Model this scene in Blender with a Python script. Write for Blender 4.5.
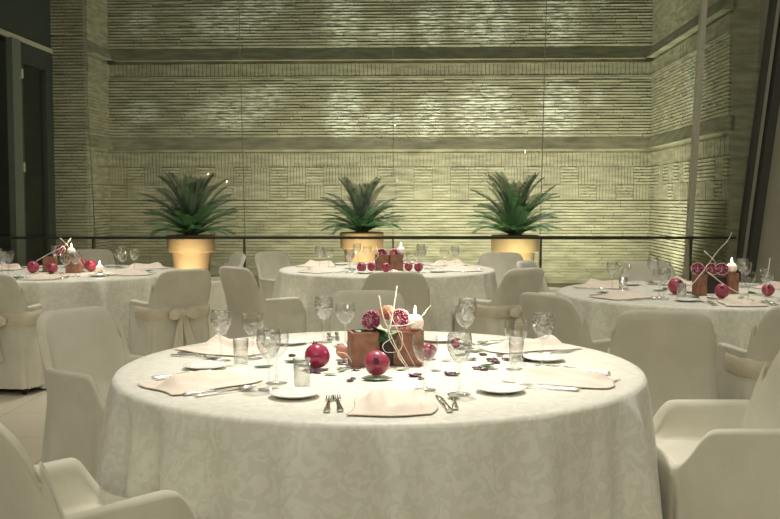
import bpy, math, random
from mathutils import Vector, Matrix, noise
R = math.radians
PI = math.pi
scene = bpy.context.scene
COL = scene.collection
for o in list(bpy.data.objects):
    bpy.data.objects.remove(o)

# ------------------------------------------------------------------ camera, world, light, exposure
CZ = 1.335
cam_d = bpy.data.cameras.new('camera')
cam_d.sensor_width = 36.0
cam_d.lens = 36.0 * 970 / 780
cam = bpy.data.objects.new('camera', cam_d)
cam.location = (0, 0, CZ)
cam.rotation_euler = (R(90 - 3.51), 0, 0)
COL.objects.link(cam)
scene.camera = cam

world = bpy.data.worlds.new('world')
scene.world = world
world.use_nodes = True
world.node_tree.nodes['Background'].inputs[0].default_value = (0.46, 0.54, 0.48, 1)
world.node_tree.nodes['Background'].inputs[1].default_value = 0.10

scene.view_settings.view_transform = 'Standard'
scene.view_settings.look = 'None'
scene.view_settings.exposure = 1.15
scene.view_settings.gamma = 1.0
scene.view_settings.use_curve_mapping = False


def spot(name, loc, target, energy, color, angle, blend, size):
    d = bpy.data.lights.new(name, 'SPOT')
    d.energy = energy; d.color = color; d.spot_size = R(angle); d.spot_blend = blend; d.shadow_soft_size = size
    o = bpy.data.objects.new(name, d)
    o.location = loc
    v = Vector(target) - Vector(loc)
    o.rotation_euler = v.to_track_quat('-Z', 'Y').to_euler()
    COL.objects.link(o)
    return o


def area(name, loc, target, energy, color, sx, sy):
    d = bpy.data.lights.new(name, 'AREA')
    d.shape = 'RECTANGLE'; d.size = sx; d.size_y = sy; d.energy = energy; d.color = color
    o = bpy.data.objects.new(name, d)
    o.location = loc
    v = Vector(target) - Vector(loc)
    o.rotation_euler = v.to_track_quat('-Z', 'Y').to_euler()
    COL.objects.link(o)
    return o


WARM = (1.0, 0.94, 0.87)
GRN = (0.98, 1.0, 0.80)
# ceiling downlights over the tables
spot('downlight_front', (0.15, 3.9, 3.9), (0.03, 3.45, 0.76), 300, WARM, 46, 1.0, 0.10)
spot('downlight_middle', (0.0, 8.2, 3.9), (0.0, 8.1, 0.76), 230, WARM, 60, 1.0, 0.10)
spot('downlight_left', (-2.3, 7.4, 3.9), (-2.4, 7.6, 0.76), 110, WARM, 70, 1.0, 0.12)
spot('downlight_right', (2.0, 6.0, 3.9), (1.95, 6.0, 0.76), 80, WARM, 70, 1.0, 0.12)
# broad soft fill for the room: added area lights, unseen below the ceiling
area('ceiling_wash', (0, 4.2, 4.1), (0, 4.2, 0), 64, (1.0, 0.97, 0.90), 8.5, 10)
area('room_front_wash', (-0.5, -1.8, 4.15), (0, 4.5, 0.4), 66, (1.0, 0.985, 0.90), 6, 2)
# patio floor uplights (Y', X' handled below in building frame)

# ------------------------------------------------------------------ materials
def new_mat(name):
    m = bpy.data.materials.new(name)
    m.use_nodes = True
    nt = m.node_tree
    b = nt.nodes['Principled BSDF']
    return m, nt, b


def mat(name, col, rough=0.6, metal=0.0, noise_scale=None, col2=None, bump=0.0, bump_scale=None, sheen=0.0, spec=None, ramp=(0.35, 0.65)):
    m, nt, b = new_mat(name)
    b.inputs['Base Color'].default_value = (*col, 1)
    b.inputs['Roughness'].default_value = rough
    b.inputs['Metallic'].default_value = metal
    if spec is not None: b.inputs['Specular IOR Level'].default_value = spec
    if sheen: b.inputs['Sheen Weight'].default_value = sheen
    tc = nt.nodes.new('ShaderNodeTexCoord')
    if noise_scale and col2:
        n = nt.nodes.new('ShaderNodeTexNoise'); n.inputs['Scale'].default_value = noise_scale; n.inputs['Detail'].default_value = 4
        r = nt.nodes.new('ShaderNodeValToRGB')
        r.color_ramp.elements[0].position = ramp[0]; r.color_ramp.elements[1].position = ramp[1]
        r.color_ramp.elements[0].color = (*col, 1); r.color_ramp.elements[1].color = (*col2, 1)
        nt.links.new(tc.outputs['Object'], n.inputs['Vector'])
        nt.links.new(n.outputs['Fac'], r.inputs['Fac'])
        nt.links.new(r.outputs['Color'], b.inputs['Base Color'])
    if bump:
        n2 = nt.nodes.new('ShaderNodeTexNoise'); n2.inputs['Scale'].default_value = bump_scale or 40; n2.inputs['Detail'].default_value = 3
        bp = nt.nodes.new('ShaderNodeBump'); bp.inputs['Strength'].default_value = bump; bp.inputs['Distance'].default_value = 0.01
        nt.links.new(tc.outputs['Object'], n2.inputs['Vector'])
        nt.links.new(n2.outputs['Fac'], bp.inputs['Height'])
        nt.links.new(bp.outputs['Normal'], b.inputs['Normal'])
    return m


M = {}
M['cover'] = mat('chair_cotton', (0.60, 0.575, 0.455), 0.85, bump=0.9, bump_scale=5, noise_scale=6, col2=(0.66, 0.63, 0.51), sheen=0.2)
M['sash'] = mat('sash_satin', (0.66, 0.60, 0.45), 0.6, bump=0.5, bump_scale=18)
M['black'] = mat('black_metal', (0.02, 0.02, 0.02), 0.4)
M['napkin'] = mat('napkin_linen', (0.70, 0.60, 0.49), 0.8, bump=0.2, bump_scale=30)
M['china'] = mat('white_china', (0.80, 0.80, 0.74), 0.18)
M['steel'] = mat('polished_steel', (0.72, 0.71, 0.66), 0.18, 1.0)
M['block'] = mat('reddish_wood', (0.20, 0.085, 0.05), 0.6, noise_scale=22, col2=(0.32, 0.155, 0.095), bump=0.2, bump_scale=60)
M['darkfoam'] = mat('dark_vase', (0.025, 0.02, 0.018), 0.5)
M['pom'] = mat('pomegranate_skin', (0.22, 0.008, 0.04), 0.25, noise_scale=14, col2=(0.36, 0.03, 0.08), ramp=(0.3, 0.7))
M['pomwarm'] = mat('pomegranate_skin_warm', (0.27, 0.02, 0.055), 0.28, noise_scale=16, col2=(0.42, 0.08, 0.12), ramp=(0.3, 0.75))
M['pith'] = mat('pomegranate_pith', (0.62, 0.36, 0.34), 0.6)
M['aril'] = mat('pomegranate_seed', (0.22, 0.015, 0.07), 0.15)
M['peel'] = mat('pomegranate_peel', (0.50, 0.22, 0.15), 0.5)
M['crown'] = mat('dry_crown', (0.10, 0.02, 0.03), 0.6)
M['leaf'] = mat('green_leaf', (0.02, 0.065, 0.02), 0.35, noise_scale=18, col2=(0.04, 0.11, 0.03))
M['leafpale'] = mat('pale_leaf', (0.22, 0.30, 0.16), 0.5)
M['petal'] = mat('dark_petal', (0.045, 0.008, 0.018), 0.6)
M['twig'] = mat('white_twig', (0.78, 0.72, 0.60), 0.6)
M['wax'] = mat('white_wax', (0.88, 0.84, 0.78), 0.45)
M['wax'].node_tree.nodes['Principled BSDF'].inputs['Subsurface Weight'].default_value = 0.4
M['terracotta'] = mat('terracotta', (0.36, 0.225, 0.125), 0.8, noise_scale=5, col2=(0.42, 0.275, 0.16), bump=0.2, bump_scale=40)
M['soil'] = mat('soil', (0.05, 0.035, 0.02), 0.95)
M['trunk'] = mat('cycad_trunk', (0.09, 0.06, 0.035), 0.9, bump=0.8, bump_scale=40)
M['frond'] = mat('cycad_frond', (0.025, 0.07, 0.028), 0.42, spec=.25, noise_scale=8, col2=(0.055, 0.13, 0.055))
M['rail'] = mat('dark_rail', (0.055, 0.055, 0.045), 0.4, 0.6)
M['mullion'] = mat('grey_mullion', (0.5, 0.48, 0.38), 0.5, 0.0)
M['seam'] = mat('glass_seam', (0.22, 0.22, 0.15), 0.5)
M['frame'] = mat('dark_frame', (0.06, 0.06, 0.05), 0.45)
M['framelight'] = mat('light_frame', (0.16, 0.18, 0.155), 0.45)
M['plaster'] = mat('olive_plaster', (0.46, 0.45, 0.35), 0.9, noise_scale=3, col2=(0.50, 0.49, 0.38))
M['ceiling'] = mat('ceiling_paint', (0.55, 0.54, 0.45), 0.9)
M['wallpaint'] = mat('wall_paint', (0.42, 0.41, 0.33), 0.9)
M['patio'] = mat('patio_floor', (0.20, 0.19, 0.13), 0.8, noise_scale=6, col2=(0.26, 0.25, 0.17))
M['darkroom'] = mat('dark_interior', (0.07, 0.10, 0.09), 0.8)
M['darkpanel'] = mat('dark_panel', (0.035, 0.045, 0.04), 0.5)


def floor_mat():
    m, nt, b = new_mat('stone_tiles')
    tc = nt.nodes.new('ShaderNodeTexCoord')
    br = nt.nodes.new('ShaderNodeTexBrick')
    br.inputs['Color1'].default_value = (0.62, 0.56, 0.43, 1); br.inputs['Color2'].default_value = (0.66, 0.60, 0.47, 1)
    br.inputs['Mortar'].default_value = (0.42, 0.38, 0.30, 1)
    br.inputs['Scale'].default_value = 1.0; br.inputs['Mortar Size'].default_value = 0.004
    br.inputs['Brick Width'].default_value = 0.6; br.inputs['Row Height'].default_value = 0.6; br.offset = 0.0
    nt.links.new(tc.outputs['Object'], br.inputs['Vector'])
    nt.links.new(br.outputs['Color'], b.inputs['Base Color'])
    b.inputs['Roughness'].default_value = 0.3
    return m


M['floor'] = floor_mat()


def cloth_mat():
    m, nt, b = new_mat('damask_cloth')
    tc = nt.nodes.new('ShaderNodeTexCoord')
    n = nt.nodes.new('ShaderNodeTexNoise'); n.inputs['Scale'].default_value = 22; n.inputs['Detail'].default_value = 3; n.inputs['Distortion'].default_value = 1.6
    r = nt.nodes.new('ShaderNodeValToRGB')
    r.color_ramp.elements[0].position = 0.46; r.color_ramp.elements[1].position = 0.54
    r.color_ramp.elements[0].color = (0.655, 0.64, 0.53, 1); r.color_ramp.elements[1].color = (0.725, 0.71, 0.60, 1)
    mx = nt.nodes.new('ShaderNodeMapRange'); mx.inputs['To Min'].default_value = 0.42; mx.inputs['To Max'].default_value = 0.62
    bp = nt.nodes.new('ShaderNodeBump'); bp.inputs['Strength'].default_value = 0.12; bp.inputs['Distance'].default_value = 0.004
    nt.links.new(tc.outputs['Object'], n.inputs['Vector'])
    nt.links.new(n.outputs['Fac'], r.inputs['Fac'])
    nt.links.new(r.outputs['Color'], b.inputs['Base Color'])
    nt.links.new(r.outputs['Alpha'], mx.inputs['Value'])
    nt.links.new(n.outputs['Fac'], bp.inputs['Height'])
    nt.links.new(bp.outputs['Normal'], b.inputs['Normal'])
    b.inputs['Roughness'].default_value = 0.5
    b.inputs['Sheen Weight'].default_value = 0.25
    return m


M['cloth'] = cloth_mat()


def thin_glass(name, tint, rough=0.0, boost=1.0, bump=0.0, base=0.0):
    m, nt, b = new_mat(name)
    nt.nodes.remove(b)
    out = nt.nodes['Material Output']
    tr = nt.nodes.new('ShaderNodeBsdfTransparent'); tr.inputs[0].default_value = (*tint, 1)
    gl = nt.nodes.new('ShaderNodeBsdfGlossy'); gl.inputs['Roughness'].default_value = rough
    fr = nt.nodes.new('ShaderNodeLayerWeight'); fr.inputs['Blend'].default_value = 0.35
    pw = nt.nodes.new('ShaderNodeMath'); pw.operation = 'POWER'; pw.inputs[1].default_value = 2.2; nt.links.new(fr.outputs['Facing'], pw.inputs[0])
    ma = nt.nodes.new('ShaderNodeMath'); ma.operation = 'MULTIPLY_ADD'; ma.inputs[1].default_value = boost; ma.inputs[2].default_value = base; ma.use_clamp = True
    mix = nt.nodes.new('ShaderNodeMixShader')
    nt.links.new(pw.outputs[0], ma.inputs[0]); nt.links.new(ma.outputs[0], mix.inputs[0])
    nt.links.new(tr.outputs[0], mix.inputs[1]); nt.links.new(gl.outputs[0], mix.inputs[2])
    nt.links.new(mix.outputs[0], out.inputs['Surface'])
    if bump:
        tc = nt.nodes.new('ShaderNodeTexCoord')
        v = nt.nodes.new('ShaderNodeTexVoronoi'); v.inputs['Scale'].default_value = 85
        bp = nt.nodes.new('ShaderNodeBump'); bp.inputs['Strength'].default_value = bump; bp.inputs['Distance'].default_value = 0.004
        nt.links.new(tc.outputs['Object'], v.inputs['Vector']); nt.links.new(v.outputs['Distance'], bp.inputs['Height'])
        nt.links.new(bp.outputs['Normal'], gl.inputs['Normal']); nt.links.new(bp.outputs['Normal'], fr.inputs['Normal'])
    return m


M['glass'] = thin_glass('stemware_glass', (0.95, 0.955, 0.94), 0.10, 1.3, 0.0, 0.09)
M['cutglass'] = thin_glass('cut_crystal', (0.88, 0.89, 0.87), 0.12, 1.2, 1.0, 0.22)
M['pane'] = thin_glass('window_glass', (0.93, 0.95, 0.91), 0.0, 0.3, 0.0, 0.02)


def brick_mat(name, pale_patches):
    m, nt, b = new_mat(name)
    N = nt.nodes; L = nt.links
    tc = N.new('ShaderNodeTexCoord')
    mp = N.new('ShaderNodeMapping'); mp.inputs['Scale'].default_value = (3, 3, 16)
    n = N.new('ShaderNodeTexNoise'); n.inputs['Scale'].default_value = 1.0; n.inputs['Detail'].default_value = 5
    L.new(tc.outputs['Object'], mp.inputs[0]); L.new(mp.outputs[0], n.inputs['Vector'])
    r = N.new('ShaderNodeValToRGB')
    r.color_ramp.elements[0].position = 0.3; r.color_ramp.elements[1].position = 0.72
    r.color_ramp.elements[0].color = (0.23, 0.215, 0.15, 1); r.color_ramp.elements[1].color = (0.44, 0.415, 0.30, 1)
    L.new(n.outputs['Fac'], r.inputs['Fac'])
    last = r.outputs['Color']
    if pale_patches:
        # whitish patches mixed into the brick colour, soft ellipses broken up by noise
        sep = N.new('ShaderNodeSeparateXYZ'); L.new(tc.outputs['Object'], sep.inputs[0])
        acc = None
        for (cx, cz, rx, rz, s) in pale_patches:
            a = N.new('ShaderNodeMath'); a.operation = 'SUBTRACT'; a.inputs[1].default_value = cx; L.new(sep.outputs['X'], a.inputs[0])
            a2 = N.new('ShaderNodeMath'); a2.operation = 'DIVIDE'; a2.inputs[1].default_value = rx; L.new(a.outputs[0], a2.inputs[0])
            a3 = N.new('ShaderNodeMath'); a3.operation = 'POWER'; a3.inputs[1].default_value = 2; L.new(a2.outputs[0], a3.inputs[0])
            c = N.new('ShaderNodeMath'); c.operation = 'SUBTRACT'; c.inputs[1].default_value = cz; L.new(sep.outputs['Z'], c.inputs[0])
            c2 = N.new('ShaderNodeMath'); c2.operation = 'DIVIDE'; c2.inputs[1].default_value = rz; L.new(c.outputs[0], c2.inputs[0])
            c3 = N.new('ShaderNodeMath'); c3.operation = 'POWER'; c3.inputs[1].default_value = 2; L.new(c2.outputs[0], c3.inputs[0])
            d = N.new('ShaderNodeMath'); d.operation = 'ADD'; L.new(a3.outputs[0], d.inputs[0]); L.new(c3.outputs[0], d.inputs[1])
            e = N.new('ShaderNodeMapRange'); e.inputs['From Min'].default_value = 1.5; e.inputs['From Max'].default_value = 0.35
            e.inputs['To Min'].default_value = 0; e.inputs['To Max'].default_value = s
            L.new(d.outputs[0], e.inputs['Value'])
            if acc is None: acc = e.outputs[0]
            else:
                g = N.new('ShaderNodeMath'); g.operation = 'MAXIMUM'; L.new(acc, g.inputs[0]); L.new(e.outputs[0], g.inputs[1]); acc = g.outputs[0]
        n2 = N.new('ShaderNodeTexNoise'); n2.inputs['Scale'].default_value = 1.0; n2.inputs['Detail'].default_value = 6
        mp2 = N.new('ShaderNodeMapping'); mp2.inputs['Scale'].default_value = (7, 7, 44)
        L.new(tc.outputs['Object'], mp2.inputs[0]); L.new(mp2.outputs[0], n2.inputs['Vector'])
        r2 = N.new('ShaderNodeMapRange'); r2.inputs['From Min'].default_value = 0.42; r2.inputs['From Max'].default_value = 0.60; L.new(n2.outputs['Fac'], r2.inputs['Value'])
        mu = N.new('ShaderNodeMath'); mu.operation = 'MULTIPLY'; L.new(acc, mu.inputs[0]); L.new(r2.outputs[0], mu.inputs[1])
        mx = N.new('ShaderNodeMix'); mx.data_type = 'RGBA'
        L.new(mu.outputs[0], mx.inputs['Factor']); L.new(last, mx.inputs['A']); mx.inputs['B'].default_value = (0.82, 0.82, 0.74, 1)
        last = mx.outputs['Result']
    L.new(last, b.inputs['Base Color'])
    b.inputs['Roughness'].default_value = 0.85
    n3 = N.new('ShaderNodeTexNoise'); n3.inputs['Scale'].default_value = 35; L.new(tc.outputs['Object'], n3.inputs['Vector'])
    bp = N.new('ShaderNodeBump'); bp.inputs['Strength'].default_value = 0.2; bp.inputs['Distance'].default_value = 0.006
    L.new(n3.outputs['Fac'], bp.inputs['Height']); L.new(bp.outputs['Normal'], b.inputs['Normal'])
    return m


def emit_mat(name, col, s):
    m, nt, b = new_mat(name)
    b.inputs['Base Color'].default_value = (*col, 1)
    b.inputs['Emission Color'].default_value = (*col, 1)
    b.inputs['Emission Strength'].default_value = s
    return m


M['flame'] = emit_mat('candle_flame', (1.0, 0.86, 0.6), 14)
M['lens'] = emit_mat('lamp_lens', (1.0, 0.95, 0.7), 3)


# ------------------------------------------------------------------ mesh helpers
class MB:
    def __init__(s):
        s.v = []; s.f = []

    def box(s, x0, x1, y0, y1, z0, z1):
        b = len(s.v)
        s.v += [(x0, y0, z0), (x1, y0, z0), (x1, y1, z0), (x0, y1, z0), (x0, y0, z1), (x1, y0, z1), (x1, y1, z1), (x0, y1, z1)]
        s.f += [tuple(b + i for i in q) for q in ((0, 3, 2, 1), (4, 5, 6, 7), (0, 1, 5, 4), (1, 2, 6, 5), (2, 3, 7, 6), (3, 0, 4, 7))]
        return s

    def grid(s, rows, closed_u=False, closed_v=False, flip=False):
        """rows: list of lists of points"""
        b = len(s.v); n = len(rows[0]); m = len(rows)
        for r_ in rows: s.v += [tuple(p) for p in r_]
        for i in range(m if closed_v else m - 1):
            for j in range(n if closed_u else n - 1):
                a = b + i * n + j; c = b + i * n + (j + 1) % n
                d = b + ((i + 1) % m) * n + (j + 1) % n; e = b + ((i + 1) % m) * n + j
                s.f.append((a, e, d, c) if flip else (a, c, d, e))
        return s

    def lathe(s, prof, seg=24, cx=0, cy=0, z=0, cap_lo=False, cap_hi=False):
        rows = [[(cx + r_ * math.cos(2 * PI * k / seg), cy + r_ * math.sin(2 * PI * k / seg), z + h) for k in range(seg)] for r_, h in prof]
        b = len(s.v)
        s.grid(rows, closed_u=True)
        if cap_lo: s.f.append(tuple(b + k for k in reversed(range(seg))))
        if cap_hi: s.f.append(tuple(b + (len(prof) - 1) * seg + k for k in range(seg)))
        return s

    def tube(s, pts, rad, seg=6, rad_end=None):
        rows = []
        pts = [Vector(p) for p in pts]
        n = len(pts)
        up = Vector((0.13, 0.21, 1)).normalized()
        for i, p in enumerate(pts):
            t = (pts[min(i + 1, n - 1)] - pts[max(i - 1, 0)]).normalized()
            a = t.cross(up)
            if a.length < 1e-3: a = t.cross(Vector((1, 0, 0)))
            a.normalize(); c = t.cross(a)
            rr = rad if rad_end is None else rad + (rad_end - rad) * i / (n - 1)
            rows.append([p + a * rr * math.cos(2 * PI * k / seg) + c * rr * math.sin(2 * PI * k / seg) for k in range(seg)])
        b = len(s.v)
        s.grid(rows, closed_u=True)
        s.f.append(tuple(b + k for k in range(seg))); s.f.append(tuple(b + (n - 1) * seg + k for k in reversed(range(seg))))
        return s

    def build(s, name, m, parent=None, smooth=True, recalc=True):
        me = bpy.data.meshes.new(name)
        me.from_pydata([tuple(p) for p in s.v], [], s.f)
        me.materials.append(m)
        if recalc:
            import bmesh
            bm = bmesh.new(); bm.from_mesh(me); bmesh.ops.recalc_face_normals(bm, faces=bm.faces); bm.to_mesh(me); bm.free()
        if smooth:
            for p in me.polygons: p.use_smooth = True
        me.update()
        o = bpy.data.objects.new(name, me)
        COL.objects.link(o)
        if parent: o.parent = parent
        return o


def tag(o, label=None, cat=None, group=None, kind=None):
    if label: o['label'] = label
    if cat: o['category'] = cat
    if group: o['group'] = group
    if kind: o['kind'] = kind
    return o


def empty(name, loc=(0, 0, 0), rz=0):
    o = bpy.data.objects.new(name, None); COL.objects.link(o)
    o.location = loc; o.rotation_euler = (0, 0, rz); o.empty_display_size = 0.1
    return o


def copy_tree(o, parent=None):
    c = o.copy(); COL.objects.link(c)
    if parent: c.parent = parent
    for ch in [x for x in list(bpy.data.objects) if x.parent == o]: copy_tree(ch, c)
    return c


USED = set()


def place(proto, loc, rz=0, rx=0, ry=0, sc=1, label=None, group=None, cat=None):
    if proto.name in USED: o = copy_tree(proto)
    else: o = proto; USED.add(proto.name)
    o.location = loc; o.rotation_euler = (rx, ry, rz); o.scale = (sc, sc, sc)
    if label: o['label'] = label
    if group: o['group'] = group
    elif 'group' in o.keys(): del o['group']
    if cat: o['category'] = cat
    return o


def at(px, py, z):
    """ground position of pixel at height z (pitch handled)"""
    p = R(3.51)
    dx = (px - 390) / 970; dy = -(py - 259.5) / 970
    d = Vector((dx, math.cos(p) + dy * math.sin(p), -math.sin(p) + dy * math.cos(p)))
    t = (z - CZ) / d.z
    return Vector((d.x * t, d.y * t, z))


def struct(o): o['kind'] = 'structure'; return o


# ------------------------------------------------------------------ the patio brick walls (building frame turned 2.18 degrees)
AB = R(2.18)


def bw(x, y, z=0):
    return Vector((x * math.cos(AB) + y * math.sin(AB), -x * math.sin(AB) + y * math.cos(AB), z))


rnd = random.Random(5)
AMP = [1.0]
ZY = lambda y: CZ + (200 - y) * 14.5 / 970


def bricks_h(mb, x0, x1, z0, z1, course, blen, amp):
    amp *= AMP[0]
    z = z0
    k = 0
    while z < z1 - 0.01:
        zz = min(z + course, z1)
        x = x0 - rnd.random() * blen
        while x < x1:
            l = blen * rnd.uniform(0.7, 1.3)
            a = max(x, x0); b = min(x + l, x1)
            if b - a > 0.01:
                p = rnd.uniform(0, amp)
                tl = 0
                # each brick hangs slightly: sloping top so that uplight grazes it
                bi = len(mb.v)
                e = 0.003
                g = -0.024 - p
                f = -0.010 - p * .5
                mb.v += [(a + e, f, z + 0.004 + tl), (b - e, f, z + 0.004 + tl), (b - e, 0.06, z + 0.002), (a + e, 0.06, z + 0.002),
                         (a + e, g, zz - 0.005), (b - e, g, zz - 0.005), (b - e, 0.06, zz - 0.005), (a + e, 0.06, zz - 0.005)]
                mb.f += [tuple(bi + i for i in q) for q in ((0, 3, 2, 1), (4, 5, 6, 7), (0, 1, 5, 4), (1, 2, 6, 5), (3, 0, 4, 7))]
            x += l
        z = zz
        k += 1


def bricks_v(mb, x0, x1, z0, z1, w, amp, off=0.0):
    x = x0
    while x < x1 - 0.005:
        b = min(x + w, x1)
        p = rnd.uniform(0, amp) + off
        mb.box(x + 0.003, b - 0.003, -0.010 - p, 0.06, z0 + 0.003, z1 - 0.003)
        x = b


def brick_wall(name, x0, x1, m, zmax=5.0, weave_seed=0):
    mb = MB()
    mb.box(x0, x1, 0.005, 0.30, 0.0, zmax)
    bricks_h(mb, x0, x1, 0.05, ZY(200), 0.044, 0.42, 0.006)
    z200, z185, z167, z150, z138, z79, z62, z50 = map(ZY, (200, 185, 167, 150, 138, 79, 62, 50))
    bs = 0.27
    n = int((x1 - x0) / bs) + 1
    for row, (za, zb) in enumerate(((z200, z185), (z185, z167))):
        for i in range(n):
            a = x0 + i * bs; b = min(a + bs, x1)
            if b - a < .02: continue
            pick = (i + row) % 2 if rnd.random() < .75 else rnd.randint(0, 1)
            if pick: bricks_v(mb, a, b, za, zb, 0.045, 0.005, rnd.uniform(0, .008))
            else: bricks_h(mb, a, b, za, zb, 0.044, 0.27, 0.005)
    bricks_v(mb, x0, x1, z167, z150 - .045, 0.055, 0.006)
    for (zlip, zb, zt, zs, ztop) in ((None, z150, z138, z138, z79), (z79, z62, z50, z50, zmax)):
        # sloping sill band leaning back above a shadow slot
        b = len(mb.v)
        mb.v += [(x0, -0.12, zb), (x1, -0.12, zb), (x1, -0.02, zt), (x0, -0.02, zt), (x0, 0.05, zb), (x1, 0.05, zb)]
        mb.v += [(x0, 0.05, zt), (x1, 0.05, zt)]
        mb.f += [(b, b + 1, b + 2, b + 3), (b, b + 4, b + 5, b + 1), (b, b + 3, b + 6, b + 4), (b + 1, b + 5, b + 7, b + 2)]
        if zlip:
            mb.box(x0, x1, -0.045, 0.05, zlip, zlip + 0.02)
            bricks_v(mb, x0, x1, zlip + 0.02, zb - 0.045, 0.06, 0.006, 0.02)
        bricks_h(mb, x0, x1, zs, ztop, 0.044, 0.45, 0.013)
    o = mb.build(name, m, smooth=False)
    return struct(o)


def px2x(px, d): return (px - 427) / 970 * d


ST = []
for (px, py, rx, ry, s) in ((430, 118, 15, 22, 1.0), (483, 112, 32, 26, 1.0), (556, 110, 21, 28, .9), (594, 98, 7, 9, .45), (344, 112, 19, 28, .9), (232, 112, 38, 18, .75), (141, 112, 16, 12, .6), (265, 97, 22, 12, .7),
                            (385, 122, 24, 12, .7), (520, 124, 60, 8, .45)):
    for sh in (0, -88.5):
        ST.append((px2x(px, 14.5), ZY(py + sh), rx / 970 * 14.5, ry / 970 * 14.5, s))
bm_main = brick_mat('patchy_brick', ST)
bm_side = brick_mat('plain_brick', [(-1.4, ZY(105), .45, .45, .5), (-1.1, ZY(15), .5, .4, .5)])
XL, XR = px2x(107, 14.5), px2x(648, 14.5)
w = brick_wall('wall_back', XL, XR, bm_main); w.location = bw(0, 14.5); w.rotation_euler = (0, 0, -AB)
# right side wall of the patio: local +x runs along the wall, its front (-y) looks to the left
AMP[0] = .4
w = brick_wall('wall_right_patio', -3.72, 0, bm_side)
w.rotation_euler = (0, 0, -AB - PI / 2); w.location = bw(XR, 10.78)
# left return
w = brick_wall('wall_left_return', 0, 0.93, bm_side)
w.rotation_euler = (0, 0, -AB + PI / 2); w.location = bw(XL, 13.57)
# left pier: plain horizontal courses with one soldier row
mb = MB(); mb.box(-.49, 0, .03, .3, 0, 5)
bricks_h(mb, -.49, 0, .05, ZY(47), .044, .22, .005); bricks_h(mb, -.49, 0, ZY(47) + .01, 5.0, .044, .22, .005)
w = struct(mb.build('wall_left_pier', brick_mat('pier_brick', []), smooth=False))
w.rotation_euler = (0, 0, -AB); w.location = bw(XL, 13.57)

# left facade: dark glazed side with light door frame
FX = XL - .49
def fac(name, m, pts, parent=None):
    mb = MB()
    for (x0, x1, y0, y1, z0, z1) in pts: mb.box(x0, x1, y0, y1, z0, z1)
    o = mb.build(name, m, parent, smooth=False)
    if parent is None: o.rotation_euler = (0, 0, -AB)
    return o
struct(fac('wall_left_patio', M['darkpanel'], [(FX - .3, FX, 11.0, 13.6, 3.42, 5.0), (FX - .3, FX, 11.0, 13.6, 0, .12)]))
struct(fac('trim_1', M['mullion'], [(FX - .02, FX + .03, 11.0, 13.57, 3.38, 3.44)]))
d = empty('door_1'); d.rotation_euler = (0, 0, -AB); struct(d)
fac('door_frame', M['framelight'], [(FX - .03, FX + .05, 12.16, 12.42, .12, 3.38)], d)
fac('door_stile', M['darkpanel'], [(FX - .04, FX + .03, 12.42, 12.52, .12, 3.38), (FX - .04, FX + .02, 13.30, 13.57, .12, 3.38), (FX - .04, FX + .02, 12.52, 13.30, 3.12, 3.38)], d)
fac('glazing', M['pane'], [(FX - .03, FX - .02, 12.52, 13.30, .12, 3.12)], d)
fac('hinge', M['mullion'], [(FX + .05, FX + .07, 12.38, 12.44, 2.9, 3.02)], d)
fac('hinge', M['mullion'], [(FX + .05, FX + .07, 12.38, 12.44, 1.7, 1.82)], d)
struct(fac('wall_dark_lobby', M['darkroom'], [(FX - 2.6, FX - 2.5, 9.6, 15.0, 0, 5)]))
struct(fac('wall_lobby_end', M['darkroom'], [(FX - 8, FX - .31, 14.6, 14.8, 0, 5)]))
struct(fac('trim_2', M['darkpanel'], [(FX - 1.3, FX - 1.25, 12.2, 14.6, .1, 2.9)]))
struct(fac('trim_3', M['mullion'], [(FX - 1.2, FX - 1.16, 12.5, 13.1, .1, 2.6), (FX - 1.2, FX - 1.16, 12.5, 14.4, 2.6, 2.68)]))

# floors, ceiling, room walls
struct(MB().box(-6.5, 6.0, -3.2, 10.6, -.1, 0).build('floor', M['floor'], smooth=False))
struct(MB().box(-8.5, 6.5, 10.6, 16.0, -.15, .10).build('floor_patio', M['patio'], smooth=False))
struct(MB().box(-6.5, 6.0, -3.2, 10.1, 4.3, 4.4).build('ceiling', M['ceiling'], smooth=False))
struct(MB().box(-6.6, -6.5, -3.2, 10.6, 0, 4.4).build('wall_left', M['wallpaint'], smooth=False))
struct(MB().box(5.2, 5.4, -3.2, 10.9, 0, 4.6).build('wall_right', M['plaster'], smooth=False))
struct(MB().box(3.90, 5.2, 10.72, 10.9, 0, 4.6).build('wall_right_end', M['plaster'], smooth=False))
struct(MB().box(-6.5, 6.0, -3.3, -3.2, 0, 4.4).build('wall_behind', M['wallpaint'], smooth=False))

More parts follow.
